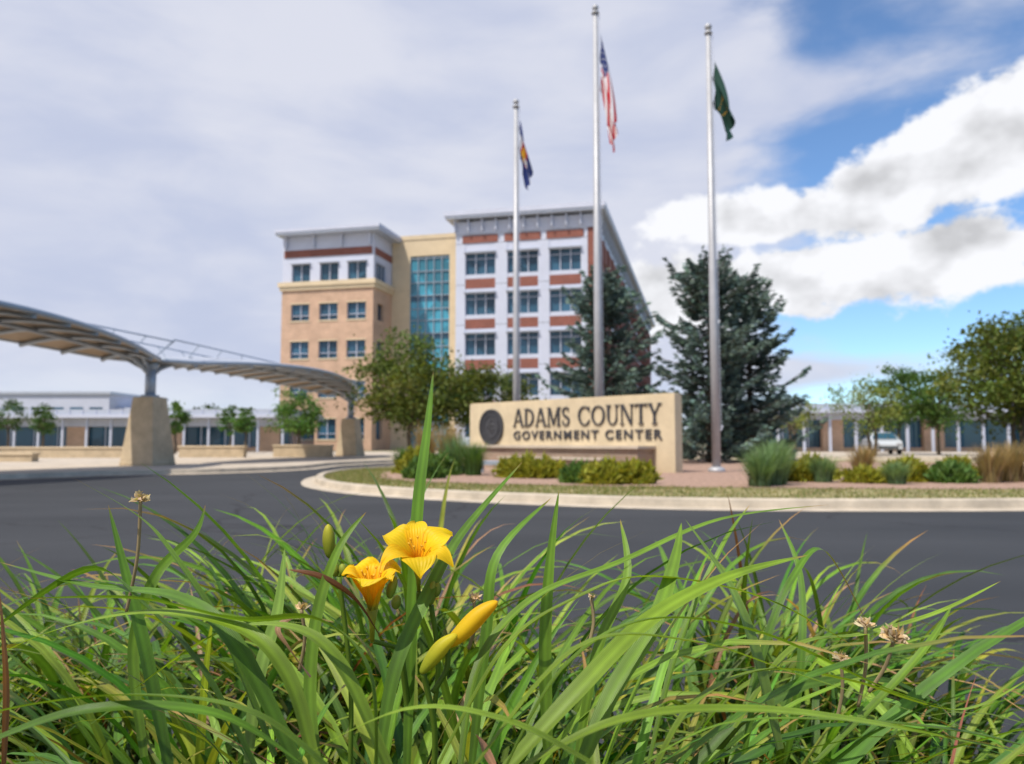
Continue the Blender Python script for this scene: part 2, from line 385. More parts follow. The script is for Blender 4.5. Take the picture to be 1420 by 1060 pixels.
def seg(p0,p1,z0,z1,rise,W):
    e=empty('walkway_canopy'); p0=Vector((*p0,0));p1=Vector((*p1,0)); d=(p1-p0); L=d.length; d/=L; s=Vector((d.y,-d.x,0))
    N=36
    def C(t,u,dz=0):
        w=.35+W*max(0,math.sin(math.pi*t))**.8
        z=z0+(z1-z0)*t+rise*4*t*(1-t)-.22*u*u*min(1,w)+dz
        return p0+d*L*t+s*w*u+Vector((0,0,z))
    K=8
    for nm,dz,m in (('roof_panels',.10,M['roofw']),('soffit_panels',.0,M['underside'])):
        v=[];f=[]
        for i in range(N+1):
            for k in range(K+1): v.append(C(i/N,-1+2*k/K,dz))
        for i in range(N):
            for k in range(K): a=i*(K+1)+k; f.append((a,a+1,a+K+2,a+K+1))
        obj(nm,v,f,m,e,smooth=True)
    v=[];f=[]
    for u in (-1.0,1.0): tube(v,f,[C(i/N,u*1.01,.04) for i in range(N+1)],.085,8)
    tube(v,f,[C(i/N,0,-.16) for i in range(N+1)],.08,8)
    for i in range(1,14): tube(v,f,[C(i/14,-1+2*k/6,-.09) for k in range(7)],.07,6)
    obj('edge_tubes_and_ribs',v,f,M['steel'],e,smooth=True)
    v=[];f=[]
    for u in (-.75,.75):
        pts=[C(i/12,0)+s*u*1.2 for i in range(13)]
        for i in range(13): pts[i].z=z0+(z1-z0)*i/12+rise*1.0+.08
        tube(v,f,[pts[0],pts[12]],.03,6)
        for i in (0,1,2,3,9,10,11,12): tube(v,f,[pts[i],C(i/12,u*.6,.1)],.022,5)
    obj('tie_rods',v,f,M['steel'],e)
A0,A1,A2=(-16.75,10),(-13.25,29),(-9.75,48)
seg(A0,A1,4.0,4.0,.55,2.1); seg(A1,A2,4.0,3.8,.62,2.1)
canopy_pier(A1[0],A1[1],2.5,3.85); canopy_pier(A2[0],A2[1],2.25,3.65); canopy_pier(A0[0],A0[1],2.5,3.85)
# ------------------------------------------------------------------ monument sign
L=9.0; ang=math.atan2(22.25-28.9,4.6+1.53)
sg=empty('monument_sign',(-1.53,28.9,0),ang)
B=Batch(); B.box('sign',0,L,0,.34,0,2.33); B.box('sign',.04,L-.04,.04,.30,2.33,2.36)
for x in (3,6): B.box('pier',x,x+.012,-.002,.01,.9,2.33)
B.box('sbrick',.1,L-.75,-.75,-.003,0,.78); B.box('conc',.05,L-.65,-.85,-.003,.78,.86)
B.box('sbrick',3.2,L-1.6,-1.35,-.753,0,.45); B.box('conc',3.1,L-1.5,-1.42,-.853,.45,.52)
B.emit(sg,{'sign':'sandstone_panel','sbrick':'brick_base','conc':'base_cap','pier':'panel_joints'})
v=[];f=[]; SC=(1.22,1.50)
def disc(r0,r1,y,ny,n=40):
    b=len(v); cx,cz=SC
    for k in range(n):
        t=2*math.pi*k/n
        v.append((cx+r1*math.cos(t),y,cz+r1*math.sin(t))); v.append((cx+r1*math.cos(t),ny,cz+r1*math.sin(t))); v.append((cx+r0*math.cos(t),ny,cz+r0*math.sin(t)))
    for k in range(n):
        a=b+3*k; c=b+3*((k+1)%n); f.append((a,c,c+1,a+1)); f.append((a+1,c+1,c+2,a+2))
disc(0.001,.60,-.003,-.05); disc(.55,.62,-.003,-.08); disc(.38,.41,-.05,-.075)
random.seed(4)
for k in range(36):
    t=2*math.pi*k/36; cx=SC[0]+.48*math.cos(t); cz=SC[1]+.48*math.sin(t); b=len(v); q=.018
    v+=[(cx-q,-.07,cz-q),(cx+q,-.07,cz-q),(cx+q,-.07,cz+q),(cx-q,-.07,cz+q)]; f.append((b,b+1,b+2,b+3))
obj('seal',v,f,M['bronze'],sg)
v=[];f=[]
for k in range(9):
    a=random.uniform(0,6.28); r=random.uniform(.05,.25); cx=SC[0]+r*math.cos(a);cz=SC[1]+r*math.sin(a)
    tube(v,f,[(cx-.08,-.06,cz-.05),(cx,-.065,cz+.05),(cx+.09,-.06,cz-.03)],.014,5)
obj('seal_relief',v,f,M['bronze'],sg)
LV=[];LF=[]
def quad(pts,y0=-.05,y1=-.003):
    b=len(LV); n=len(pts)
    for p in pts: LV.append((p[0],y0,p[1]))
    for p in pts: LV.append((p[0],y1,p[1]))
    LF.append(tuple(range(b,b+n)))
    for k in range(n): LF.append((b+k,b+n+k,b+n+(k+1)%n,b+(k+1)%n))
class Pen:
    def __init__(s,ox,oz,h): s.ox,s.oz,s.h=ox,oz,h
    def st(s,x0,z0,x1,z1,w):
        h=s.h; quad([(s.ox+(x0-w/2)*h,s.oz+z0*h),(s.ox+(x0+w/2)*h,s.oz+z0*h),(s.ox+(x1+w/2)*h,s.oz+z1*h),(s.ox+(x1-w/2)*h,s.oz+z1*h)])
    def hb(s,x0,x1,z,w=.055,y=-.053):
        h=s.h; quad([(s.ox+x0*h,s.oz+(z-w/2)*h),(s.ox+x1*h,s.oz+(z-w/2)*h),(s.ox+x1*h,s.oz+(z+w/2)*h),(s.ox+x0*h,s.oz+(z+w/2)*h)],y)
    def serif(s,x,z,w=.26): s.hb(x-w/2,x+w/2,z)
    def arc(s,cx,cz,rx,rz,a0,a1,th=.13,tn=.05,n=20):
        h=s.h; P=[]
        for i in range(n+1):
            a=R(a0+(a1-a0)*i/n); w=(tn+(th-tn)*abs(math.cos(a))**1.3)/2
            c,q=math.cos(a),math.sin(a)
            P.append(((s.ox+(cx+(rx+w)*c)*h,s.oz+(cz+(rz+w)*q)*h),(s.ox+(cx+(rx-w)*c)*h,s.oz+(cz+(rz-w)*q)*h)))
        for i in range(n): quad([P[i][0],P[i+1][0],P[i+1][1],P[i][1]])
T,N_=.14,.06
def letter(c,ox,oz,h):
    p=Pen(ox,oz,h); t=.028
    if c=='A': p.st(.08,0,.38,1,N_); p.st(.74,0,.42,1,T); p.hb(.2,.62,.34,.05); p.serif(.08,t,.24); p.serif(.74,t,.28); return .86
    if c=='D': p.st(.14,0,.14,1,T); p.arc(.2,.5,.5,.47,-90,90); p.hb(.0,.22,t); p.hb(0,.22,1-t); return .84
    if c=='M': p.st(.12,0,.12,1,N_); p.st(.17,1,.5,.05,T); p.st(.83,1,.5,.05,N_); p.st(.88,0,.88,1,T); p.serif(.12,t,.24); p.serif(.88,t,.28); p.hb(.0,.2,1-t); p.hb(.8,1.02,1-t); return 1.06
    if c=='S': p.arc(.3,.735,.2,.235,35,255,.11); p.arc(.3,.255,.22,.225,-145,80,.12); p.st(.48,.72,.48,.94,.04); p.st(.08,.06,.08,.3,.04); p.st(.22,.56,.38,.42,.22); return .62
    if c=='C': p.arc(.48,.5,.39,.47,42,318); p.st(.8,.66,.8,.96,.045); p.st(.8,.12,.8,.3,.04); return .88
    if c=='O': p.arc(.48,.5,.39,.47,0,360,n=32); return .96
    if c=='U': p.st(.16,.35,.16,1,T); p.st(.7,.35,.7,1,N_); p.arc(.43,.35,.27,.32,180,360,.1); p.serif(.16,1-t,.3); p.serif(.7,1-t,.24); return .86
    if c=='N': p.st(.13,0,.13,1,N_); p.st(.16,1,.72,0,T); p.st(.75,0,.75,1,N_); p.serif(.13,t,.24); p.serif(.75,1-t,.24); p.hb(0,.2,1-t); return .9
    if c=='T': p.st(.37,0,.37,1,T); p.hb(.02,.72,1-t,.06); p.st(.035,.8,.035,1,.035); p.st(.705,.8,.705,1,.035); p.serif(.37,t,.3); return .76
    if c=='Y': p.st(.38,0,.38,.46,T); p.st(.38,.44,.1,1,T); p.st(.38,.44,.68,1,N_); p.serif(.38,t,.3); p.serif(.1,1-t,.26); p.serif(.68,1-t,.24); return .8
    return .4
x=2.36; H=.60
for c in 'ADAMS COUNTY': x+=(letter(c,x,1.49,H)+.055)*H if c!=' ' else .3
endx=x
me=obj('lettering_upper',LV,LF,M['bronze'],sg)
k=(8.6-2.36)/(endx-2.36)
for vtx in me.data.vertices: vtx.co.x=2.36+(vtx.co.x-2.36)*k
def text(s,name,size,loc,par,w=None,off=.012,m='bronze'):
    c=bpy.data.curves.new(name,'FONT'); c.body=s; c.size=size; c.extrude=.02; c.offset=off; c.space_character=1.25
    o=bpy.data.objects.new(name,c); COL.objects.link(o); o.parent=par; o.location=loc; o.rotation_euler=(R(90),0,0); c.materials.append(M[m])
    bpy.context.view_layer.update()
    if w: o.scale=(w/o.dimensions.x,1,1)
    return o
text('GOVERNMENT CENTER','lettering_lower',.40,(2.36,-.025,1.06),sg,6.2,.006)
text('4430','street_number',.42,(.25,-.79,.42),sg,1.15,.01)
lf=empty('sign_floodlight',(-.95,22.6,.11),ang*.5); B=Batch()
B.box('steel',0,1.15,-.12,.12,.22,.32); B.box('white',.03,1.12,-.10,.10,.323,.34)
B.box('steel',.1,.16,-.04,.04,0,.22); B.box('steel',1.0,1.06,-.04,.04,0,.22)
B.emit(lf,{'steel':'housing_and_legs','white':'lens'})
# ------------------------------------------------------------------ flagpoles + flags
def flagpole(x,y,h,r0=.125,r1=.075):
    e=empty('flagpole',(x,y,.1)); v=[];f=[]
    tube(v,f,[(0,0,0),(0,0,h*.35),(0,0,h)],[r0,r0*.96,r1],24)
    tube(v,f,[(0,0,0),(0,0,.1),(0,0,.16)],[r0*2,r0*1.9,r0*1.2],20)
    tube(v,f,[(0,0,h),(0,0,h+.06),(0,0,h+.12)],[r1*1.6,r1*1.5,r1*.5],16)
    obj('tapered_shaft',v,f,M['alum'],e,smooth=True)
    v=[];f=[]; n=10
    tube(v,f,[(0,0,h+.22+.11*math.sin(R(-90+180*i/n))) for i in range(n+1)],[max(.002,.11*math.cos(R(-90+180*i/n))) for i in range(n+1)],14)
    obj('ball_finial',v,f,M['alum'],e,smooth=True)
    v=[];f=[]; tube(v,f,[(r0+.03,-.02,1.2),(r1+.05,-.02,h-.05)],.008,5); tube(v,f,[(r0+.01,-.04,1.2),(r0+.07,-.04,1.35)],.02,5)
    obj('halyard',v,f,M['white'],e)
    return e
FM={k:mat('flag_'+k,c,.8,0,.05,3) for k,c in {'red':(.50,.012,.025),'white':(.75,.75,.78),'blue':(.015,.03,.14),'green':(.012,.055,.04),'gold':(.80,.42,.03)}.items()}
def flag(par,ztop,Hh,Lf,cf,x0=.1,drop=.86,seed=0,wd=.24,fa=1.0):
    NS,NT=39,48; v=[];f=[];fm=[]; keys=list(FM)
    for i in range(NS+1):
        for j in range(NT+1):
            s=i/NS;t=j/NT
            cinch=1-.50*(t**.7)
            ph=s*6.2+t*2.2+seed
            fold=math.sin(ph)*(.06+.16*t)*fa
            x=x0+wd*Lf*t**.8*(.6+.6*s)*.8+abs(fold)*.8+ (.22*t*(1-s))*fa
            y=-.05*math.sin(s*11+seed)+ .15*math.cos(ph)*(t**.6)
            z=ztop-s*Hh*cinch-drop*Lf*t**1.05
            v.append((x,y,z))
    for i in range(NS):
        for j in range(NT):
            a=i*(NT+1)+j; f.append((a,a+1,a+NT+2,a+NT+1)); fm.append(keys.index(cf((i+.5)/NS,(j+.5)/NT,i,j)))
    obj('flag_cloth',v,f,list(FM.values()),par,smooth=True,fm=fm)
def usa(s,t,i,j):
    if s<7/13 and t<.4: return 'white' if (i%4==1 and j%4==1) else 'blue'
    return 'red' if int(s*13)%2==0 else 'white'
def colo(s,t,i,j):
    r=math.hypot((s-.5),(t-.4)*1.5)
    if r<.2: return 'gold'
    if r<.33 and not (t>.45 and abs(s-.5)<.12): return 'red'
    return 'white' if 1/3<s<2/3 else 'blue'
def adams(s,t,i,j):
    r=math.hypot((s-.5),(t-.5)*1.5)
    return 'gold' if .2<r<.212 else 'green'
p=flagpole(5.9,23,13.1); flag(p,12.25,1.5,2.25,adams,.1,.78,1.0,.15,1.3)
p=flagpole(2.84,26,15.4,.135,.085); flag(p,14.8,2.1,3.75,usa,.12,.86,.3,.075,1.3)
p=flagpole(.15,28.5,13.2,.12,.08); flag(p,12.7,1.5,2.3,colo,.1,.84,2.0,.09,1.1)
# ------------------------------------------------------------------ vegetation
def jit(c,r,a=.25):
    k=1+r.uniform(-a,a); return (c[0]*k*(1+r.uniform(-.12,.12)),c[1]*k,c[2]*k*(1+r.uniform(-.2,.2)))
def leafquad(v,f,t,p,size,r,c,asp=1.6,d=None):
    d=d or Vector((r.gauss(0,1),r.gauss(0,1),r.gauss(0,.8))).normalized()
    q=d.cross(Vector((r.gauss(0,1),r.gauss(0,1),r.gauss(0,1)))).normalized()*size*.5
    l=d*size*asp*.5; n=len(v)
    v+=[p-l,p+q,p+l,p-q]; f.append((n,n+1,n+2,n+3)); t+=[c]*4
def deciduous(name,x,y,h,r,cb=.3,clumps=90,per=70,ls=.13,seed=0,col=(.055,.095,.02),spread=.42,trunk=.1,zz=.1,stems=1):
    rn=random.Random(seed); e=empty(name,(x,y,zz)); wv=[];wf=[];v=[];f=[];t=[]
    col=tuple(c*1.5 for c in col)
    cz=h*(cb+(1-cb)*.5); rz=h*(1-cb)*.5
    forks=[]
    for s in range(stems):
        a=rn.uniform(0,6.28); off=Vector((math.cos(a),math.sin(a),0))*(.15 if stems>1 else 0)
        top=Vector((rn.uniform(-.15,.15)*r,rn.uniform(-.15,.15)*r,h*.72))
        pts=[off,off*1.5+Vector((rn.uniform(-.05,.05),0,h*cb*.6)),off*2+Vector((0,0,h*cb)),(off*2+top)*.5+Vector((0,0,h*cb*.4)),top]
        tube(wv,wf,pts,[trunk*1.25,trunk,trunk*.85,trunk*.5,trunk*.15],8); forks.append(pts)
    for i in range(clumps):
        d=Vector((rn.gauss(0,1),rn.gauss(0,1),rn.gauss(0,1))).normalized()
        rad=rn.uniform(.35,1)**.6
        lump=1+.45*mnoise.noise(d*1.9+Vector((seed*3.1,0,0)))
        p=Vector((d.x*r*rad*lump,d.y*r*rad*lump,cz+d.z*rz*rad*lump*(1.05 if d.z>0 else .85)))
        if i%3==0:
            pts=forks[i%stems] if stems>1 else forks[0]
            b=pts[2].lerp(pts[4],rn.uniform(0,.75)); m=b.lerp(p,.5)+Vector((0,0,-.08*r))
            tube(wv,wf,[b,m,p],[trunk*.35,trunk*.2,trunk*.06],5,False)
        shade=1+rn.uniform(-.35,.35); cs=spread*rn.uniform(.6,1.3)*r/2.4
        cc=(col[0]*shade*rn.uniform(.85,1.25),col[1]*shade,col[2]*shade)
        for k in range(per):
            q=p+Vector((rn.gauss(0,cs),rn.gauss(0,cs),rn.gauss(0,cs*.6)))
            leafquad(v,f,t,q,ls*rn.uniform(.6,1.3),rn,jit(cc,rn))
    obj('trunk_and_limbs',wv,wf,M['bark'],e,smooth=True); obj('foliage',v,f,M['leaf'],e,tint=t)
def spruce(x,y,h,r,seed,col=(.13,.19,.16),powr=.75):
    rn=random.Random(seed); e=empty('blue_spruce_tree',(x,y,.1)); wv=[];wf=[];v=[];f=[];t=[]
    tube(wv,wf,[(0,0,0),(0.03,0,h*.5),(0,0,h*.98)],[.2,.11,.015],8)
    z=.25
    while z<h*.985:
        fr=1-z/h; n=rn.randint(5,8); a0=rn.uniform(0,6.28)
        for k in range(n):
            a=a0+6.28*k/n+rn.uniform(-.3,.3)
            ln=r*(fr**powr)*rn.uniform(.5,1.2)*(1+.5*mnoise.noise(Vector((math.cos(a)*1.5,math.sin(a)*1.5,z*1.0+seed))))+.15
            d=Vector((math.cos(a),math.sin(a),0)); side=Vector((-d.y,d.x,0)); lift=rn.uniform(-.1,.3)
            def bp(s): return Vector((0,0,z))+d*ln*s+Vector((0,0,ln*((lift-.22)*s+.36*s*s*s+(.4*s if fr<.3 else 0))))
            tube(wv,wf,[bp(0),bp(.5),bp(1)],[.035,.022,.008],4,False)
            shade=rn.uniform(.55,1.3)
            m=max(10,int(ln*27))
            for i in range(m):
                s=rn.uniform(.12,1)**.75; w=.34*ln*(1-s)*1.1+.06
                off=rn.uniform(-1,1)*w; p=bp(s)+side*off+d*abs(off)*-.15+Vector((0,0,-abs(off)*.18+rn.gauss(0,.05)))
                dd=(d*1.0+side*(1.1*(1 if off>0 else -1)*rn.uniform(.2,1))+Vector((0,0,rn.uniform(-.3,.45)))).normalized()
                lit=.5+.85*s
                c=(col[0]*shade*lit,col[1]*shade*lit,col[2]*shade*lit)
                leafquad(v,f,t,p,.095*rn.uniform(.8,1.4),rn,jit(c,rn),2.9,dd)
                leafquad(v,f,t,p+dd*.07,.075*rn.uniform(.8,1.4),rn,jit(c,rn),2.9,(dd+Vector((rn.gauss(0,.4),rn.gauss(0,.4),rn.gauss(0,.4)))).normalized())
        z+=.19+.14*fr
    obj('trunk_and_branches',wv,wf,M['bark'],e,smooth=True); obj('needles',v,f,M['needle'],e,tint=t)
spruce(4.45,38,8.9,3.3,3,powr=.48); spruce(8.35,33.5,8.4,2.6,7,powr=.36); spruce(10.5,35,8.1,2.3,9,powr=.42)
OL=(.075,.10,.02)
deciduous('shade_tree',-5.2,42,5.9,3.0,.2,130,80,.14,11,OL,stems=3)
deciduous('shade_tree',-1.2,45,5.1,2.6,.2,90,70,.14,12,(.065,.085,.02),stems=2)
deciduous('shade_tree',-13.4,50,4.0,1.55,.22,60,60,.12,13,(.06,.12,.025))
deciduous('shade_tree',-23.3,55,3.5,.9,.3,35,50,.11,14,(.05,.10,.02))
deciduous('shade_tree',-21.2,60,3.5,.9,.3,35,50,.11,15,(.05,.10,.02))
deciduous('shade_tree',-19.4,58,3.4,.8,.3,35,50,.11,25,(.05,.10,.02))
deciduous('shade_tree',-34.2,58,3.6,1.0,.3,35,50,.11,16,(.04,.08,.02))
deciduous('shade_tree',-38,60,4.0,1.2,.3,35,50,.11,26,(.04,.08,.02))
deciduous('shade_tree',23.6,37,6.4,3.0,.2,130,80,.14,17,OL,stems=2)
deciduous('shade_tree',27,40,7.4,3.2,.2,120,80,.14,18,(.065,.095,.018),stems=2)
deciduous('shade_tree',26.8,50,5.2,2.0,.25,80,60,.13,19,(.05,.095,.02))
deciduous('honey_locust_tree',20.3,45,4.3,2.2,.3,50,40,.11,20,(.11,.14,.03),stems=2)
deciduous('shade_tree',25.8,53,5.8,1.9,.25,80,60,.13,21,(.045,.09,.02))
deciduous('honey_locust_tree',17.5,50,3.6,1.6,.3,35,35,.11,22,(.11,.14,.035),stems=2)
rn=random.Random(5); v=[];f=[];t=[]
for i in range(46):
    x=-120+i*6.2+rn.uniform(-2,2)
    y=150+rn.uniform(-10,10); hh=rn.uniform(5,8.5); rr=rn.uniform(3,4.5); c0=(.06*rn.uniform(.8,1.2),.10,.035)
    for k in range(700):
        d=Vector((rn.gauss(0,1),rn.gauss(0,1),rn.gauss(0,1))).normalized()*rn.uniform(.5,1)
        leafquad(v,f,t,Vector((x+d.x*rr,y+d.y*rr,hh*.55+d.z*hh*.45)),rn.uniform(.35,.8),rn,jit(c0,rn,.4))
obj('distant_tree_row',v,f,M['leaf'],tint=t)
def shrub(name,x,y,h,r,n,col,seed,ls=.06):
    rn=random.Random(seed); v=[];f=[];t=[]
    for k in range(n):
        a=rn.uniform(0,6.28); el=math.asin(rn.uniform(0,1)); rad=rn.uniform(.55,1)
        lump=1+.45*mnoise.noise(Vector((math.cos(a)*2,math.sin(a)*2,el*2+seed)))
        p=Vector((math.cos(a)*math.cos(el)*r*rad*lump,math.sin(a)*math.cos(el)*r*rad*lump,math.sin(el)*h*rad*lump))
        c=jit(col,rn,.35)
        leafquad(v,f,t,p,ls*rn.uniform(.6,1.5),rn,c,2.2,Vector((p.x,p.y,p.z*1.5+.3)).normalized()+Vector((rn.gauss(0,.5),rn.gauss(0,.5),rn.gauss(0,.5))))
    obj(name,v,f,M['leaf'],None,tint=t,loc=(x,y,.11))
def tuft(name,x,y,h,r,n,col,seed,w=.018,bend=.5):
    rn=random.Random(seed); v=[];f=[];t=[]
    for k in range(n):
        a=rn.uniform(0,6.28); d=Vector((math.cos(a),math.sin(a),0)); q=Vector((-d.y,d.x,0))*w
        b=d*rn.uniform(0,r*.35); hh=h*rn.uniform(.55,1.08); out=rn.uniform(.1,1)*r*bend*1.4; c=jit(col,rn,.3); base=len(v)
        for i in range(5):
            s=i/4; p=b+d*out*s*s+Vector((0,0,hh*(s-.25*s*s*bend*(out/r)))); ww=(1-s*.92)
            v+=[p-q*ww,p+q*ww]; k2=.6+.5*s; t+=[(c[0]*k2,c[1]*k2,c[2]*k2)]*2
        for i in range(4): m=base+2*i; f.append((m,m+1,m+3,m+2))
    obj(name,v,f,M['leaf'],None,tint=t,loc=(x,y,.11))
YG=(.27,.27,.03); GR=(.10,.18,.04); BG=(.16,.25,.11); TN=(.34,.25,.12)
k=0
for (x,y,h,r) in ((1.9,16.6,.42,.5),(2.5,16.7,.46,.5),(1.45,17,.38,.42),(.2,19.5,.5,.6),(.8,19.2,.45,.55),(-1.9,21,.55,.55),(-2.6,22,.6,.6),(8.6,17.5,.45,.5),(9.4,17.2,.42,.5),(7.0,18.5,.5,.5),(7.5,17,.3,.4),(-2.1,19,.45,.5),(10.6,19,.45,.5),(6.3,17.6,.35,.4),(12.2,18,.4,.5)):
    k+=1; shrub('low_shrub',x,y,h,r,2600,YG if k%3 else GR,100+k)
for (x,y,h,r,c) in ((4.85,15.6,.75,.65,BG),(5.3,16.2,.9,.75,BG),(5.7,17.3,.95,.75,BG),(6.7,17.2,.6,.55,BG),(-1.5,21.5,1.1,.8,BG),(-1.0,20.6,.9,.6,GR),(7.9,16.4,.5,.5,BG),(10.2,17,.85,.6,TN),(10.9,17.4,.9,.65,TN),(11.5,17,.85,.6,TN),(-2.6,24,1.5,.7,TN),(-2.0,25,1.5,.7,TN),(-3.0,22.2,.75,.6,GR),(8.8,20,.8,.6,TN),(14,21,1,.7,TN)):
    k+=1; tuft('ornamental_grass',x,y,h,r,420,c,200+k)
def boulder(x,y,r,seed):
    bm=bmesh.new(); bmesh.ops.create_icosphere(bm,subdivisions=3,radius=r)
    for q in bm.verts:
        q.co*=1+.35*mnoise.noise(q.co/r*1.3+Vector((seed,0,0))); q.co.z*=.6
    me=bpy.data.meshes.new('boulder'); bm.to_mesh(me); bm.free(); me.materials.append(M['conc'])
    o=bpy.data.objects.new('boulder',me); COL.objects.link(o); o.location=(x,y,.1+r*.3)
boulder(-2.6,27,.45,1); boulder(-2.0,28.5,.5,2); boulder(6.4,21,.3,3); boulder(12.6,19,.35,4); boulder(9.7,18.6,.22,5)
rn=random.Random(9); v=[];f=[];t=[]
i=0; off6=offset(isl,.6)
while i<16000:
    k=rn.randrange(len(isl)); b=bed[int(k*len(bed)/len(isl))%len(bed)]
    s=rn.uniform(.0,1.0)
    q=off6[k].lerp(off6[(k+1)%len(isl)],rn.random()).lerp(Vector((b.x,b.y,0)),s)+Vector((rn.uniform(-.3,.3),rn.uniform(0,.1),0))
    if q.y>26: continue
    i+=1
    c=jit((.16,.19,.045) if rn.random()<.6 else (.30,.25,.12),rn,.3); hh=rn.uniform(.02,.06); n=len(v)
    dx=rn.uniform(-.03,.03)
    v+=[(q.x-.012,q.y,.1),(q.x+.012,q.y,.1),(q.x+dx,q.y+rn.uniform(-.03,.03),.11+hh)]; f.append((n,n+1,n+2)); t+=[c]*3
obj('island_lawn_grass',v,f,M['leaf'],tint=t)
# ------------------------------------------------------------------ car
def car(x,y,rz):
    e=empty('parked_car',(x,y,.12),rz)
    prof=[(-2.2,.35),(-2.25,.75),(-2.1,.98),(-1.5,1.02),(-.9,1.42),(.1,1.47),(.7,1.4),(1.3,1.0),(2.0,.9),(2.25,.7),(2.25,.35)]
    def ext(ps,w0,name,m):
        v=[];f=[];n=len(ps)
        for s in (-1,1):
            for (a,b) in ps: v.append((a,s*(w0 if b<1.0 else w0-.28*(b-1)/.45),b))
        f.append(tuple(range(n))[::-1]); f.append(tuple(range(n,2*n)))
        for k in range(n): f.append((k,(k+1)%n,n+(k+1)%n,n+k))
        o=obj(name,v,f,m,e); bv=o.modifiers.new('b','BEVEL'); bv.width=.05; bv.segments=3
    ext(prof,.88,'body',M['carw'])
    ext([(-1.62,1.01),(-.98,1.385),(.1,1.43),(.65,1.37),(1.2,1.03)],.893,'side_windows',M['glass'])
    v=[];f=[]
    for (xa,za,xb,zb) in ((-1.56,1.03,-.93,1.425),(1.28,1.03,.74,1.41)):
        n=len(v); o=-.02 if xa<0 else .02
        v+=[(xa+o,-.75,za+.01),(xa+o,.75,za+.01),(xb+o,.58,zb+.01),(xb+o,-.58,zb+.01)]; f.append((n,n+1,n+2,n+3))
    obj('windscreens',v,f,M['glass'],e)
    v=[];f=[]
    for a in (-1.4,1.4):
        for s in (-1,1): tube(v,f,[(a,s*.72,.33),(a,s*.9,.33)],.33,20)
    obj('wheels',v,f,M['rubber'],e)
    B=Batch()
    for s in (-1,1): B.box('redl',-2.29,-2.2,s*.8,s*.5,.7,.85); B.box('alum',2.2,2.29,s*.8,s*.5,.62,.76)
    B.box('dark',-2.285,-2.24,-.6,.6,.38,.5); B.box('dark',2.24,2.285,-.6,.6,.38,.55); B.emit(e,{'redl':'tail_lamps','alum':'headlamps','dark':'bumper_trim'})
car(24.6,53,R(255))
def lamp(x,y,h):
    e=empty('street_lamp',(x,y,.1)); v=[];f=[]; tube(v,f,[(0,0,0),(0,0,.5),(0,0,h)],[.09,.07,.05],10); tube(v,f,[(0,0,h),(.5,0,h+.1)],.04,8)
    obj('post_and_arm',v,f,M['steel'],e); B=Batch(); B.box('steel',.35,.95,-.15,.15,h+.04,h+.14); B.emit(e,{'steel':'lamp_head'})
lamp(17.2,60,4.2); lamp(-33,50,2.9)
# ------------------------------------------------------------------ foreground daylily
CAMH=1.0; PITCH=R(4.26)
def P(a,b,d):
    """world point from surveyed bearing a / slope b (units of 1/1100) and distance d"""
    cx=(a-710)/1100; cy=(530-b)/1100; c,s=math.cos(PITCH),math.sin(PITCH)
    y=c-cy*s; z=s+cy*c; k=d/y; return Vector((cx*k,d,CAMH+z*k))
GV=[];GF=[];GT=[];GS=[]
GREENS=[(.085,.175,.016),(.12,.22,.018),(.06,.135,.014),(.17,.26,.024),(.045,.105,.012),(.20,.28,.028),(.08,.16,.016)]
def ribbon(pts,w,col,rn,tip=None,twist=0,fold=.28):
    pts=[Vector(p) for p in pts]; n=len(pts); base=len(GV); sd=None
    rr=rn.random(); edge=rn.uniform(-.5,.5)
    for i,p in enumerate(pts):
        s=i/(n-1); d=(pts[min(i+1,n-1)]-pts[max(i-1,0)])
        if d.length<1e-6: d=Vector((0,0,1))
        d.normalize()
        if sd is None:
            tot=pts[-1]-pts[0]; h=Vector((tot.x,tot.y,0))
            if h.length<1e-4: h=Vector((1,0,0))
            h.normalize(); sd=Matrix.Rotation(edge,3,'Z')@Vector((-h.y,h.x,0))
        sd=(sd-d*sd.dot(d)).normalized()
        q=Matrix.Rotation(twist*s,3,d)@sd; nrm=d.cross(q)
        ww=w*.5*(min(1,.62+1.6*s)*(1-max(0,(s-.35)/.65)**2.1)*.97+.03*(1-s))
        fo=fold*(1-.6*s)
        GV.extend([p-q*ww+nrm*ww*fo,p-q*ww*.5+nrm*ww*fo*.3,p,p+q*ww*.5+nrm*ww*fo*.3,p+q*ww+nrm*ww*fo])
        k=.55+.55*min(1,s*1.5); c=[x*k for x in col]  # base of each blade darkened in colour to paint the clump's inner shade
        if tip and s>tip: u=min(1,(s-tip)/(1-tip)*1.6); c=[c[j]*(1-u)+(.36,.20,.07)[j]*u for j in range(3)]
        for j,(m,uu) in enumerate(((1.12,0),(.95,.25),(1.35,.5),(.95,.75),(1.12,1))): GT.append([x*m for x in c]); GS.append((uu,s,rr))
    for i in range(n-1):
        for j in range(4): a=base+i*5+j; GF.append((a,a+1,a+6,a+5))
def catm(P_,sub=7):
    P_=[P_[0]]+list(P_)+[P_[-1]]; out=[]
    for i in range(1,len(P_)-2):
        a,b,c,d=P_[i-1],P_[i],P_[i+1],P_[i+2]
        for k in range(sub):
            t=k/sub; out.append(.5*((2*b)+(c-a)*t+(2*a-5*b+4*c-d)*t*t+(3*b-a-3*c+d)*t**3))
    out.append(P_[-2]); return out
rn=random.Random(77)
cam=Vector((0,0,CAMH))
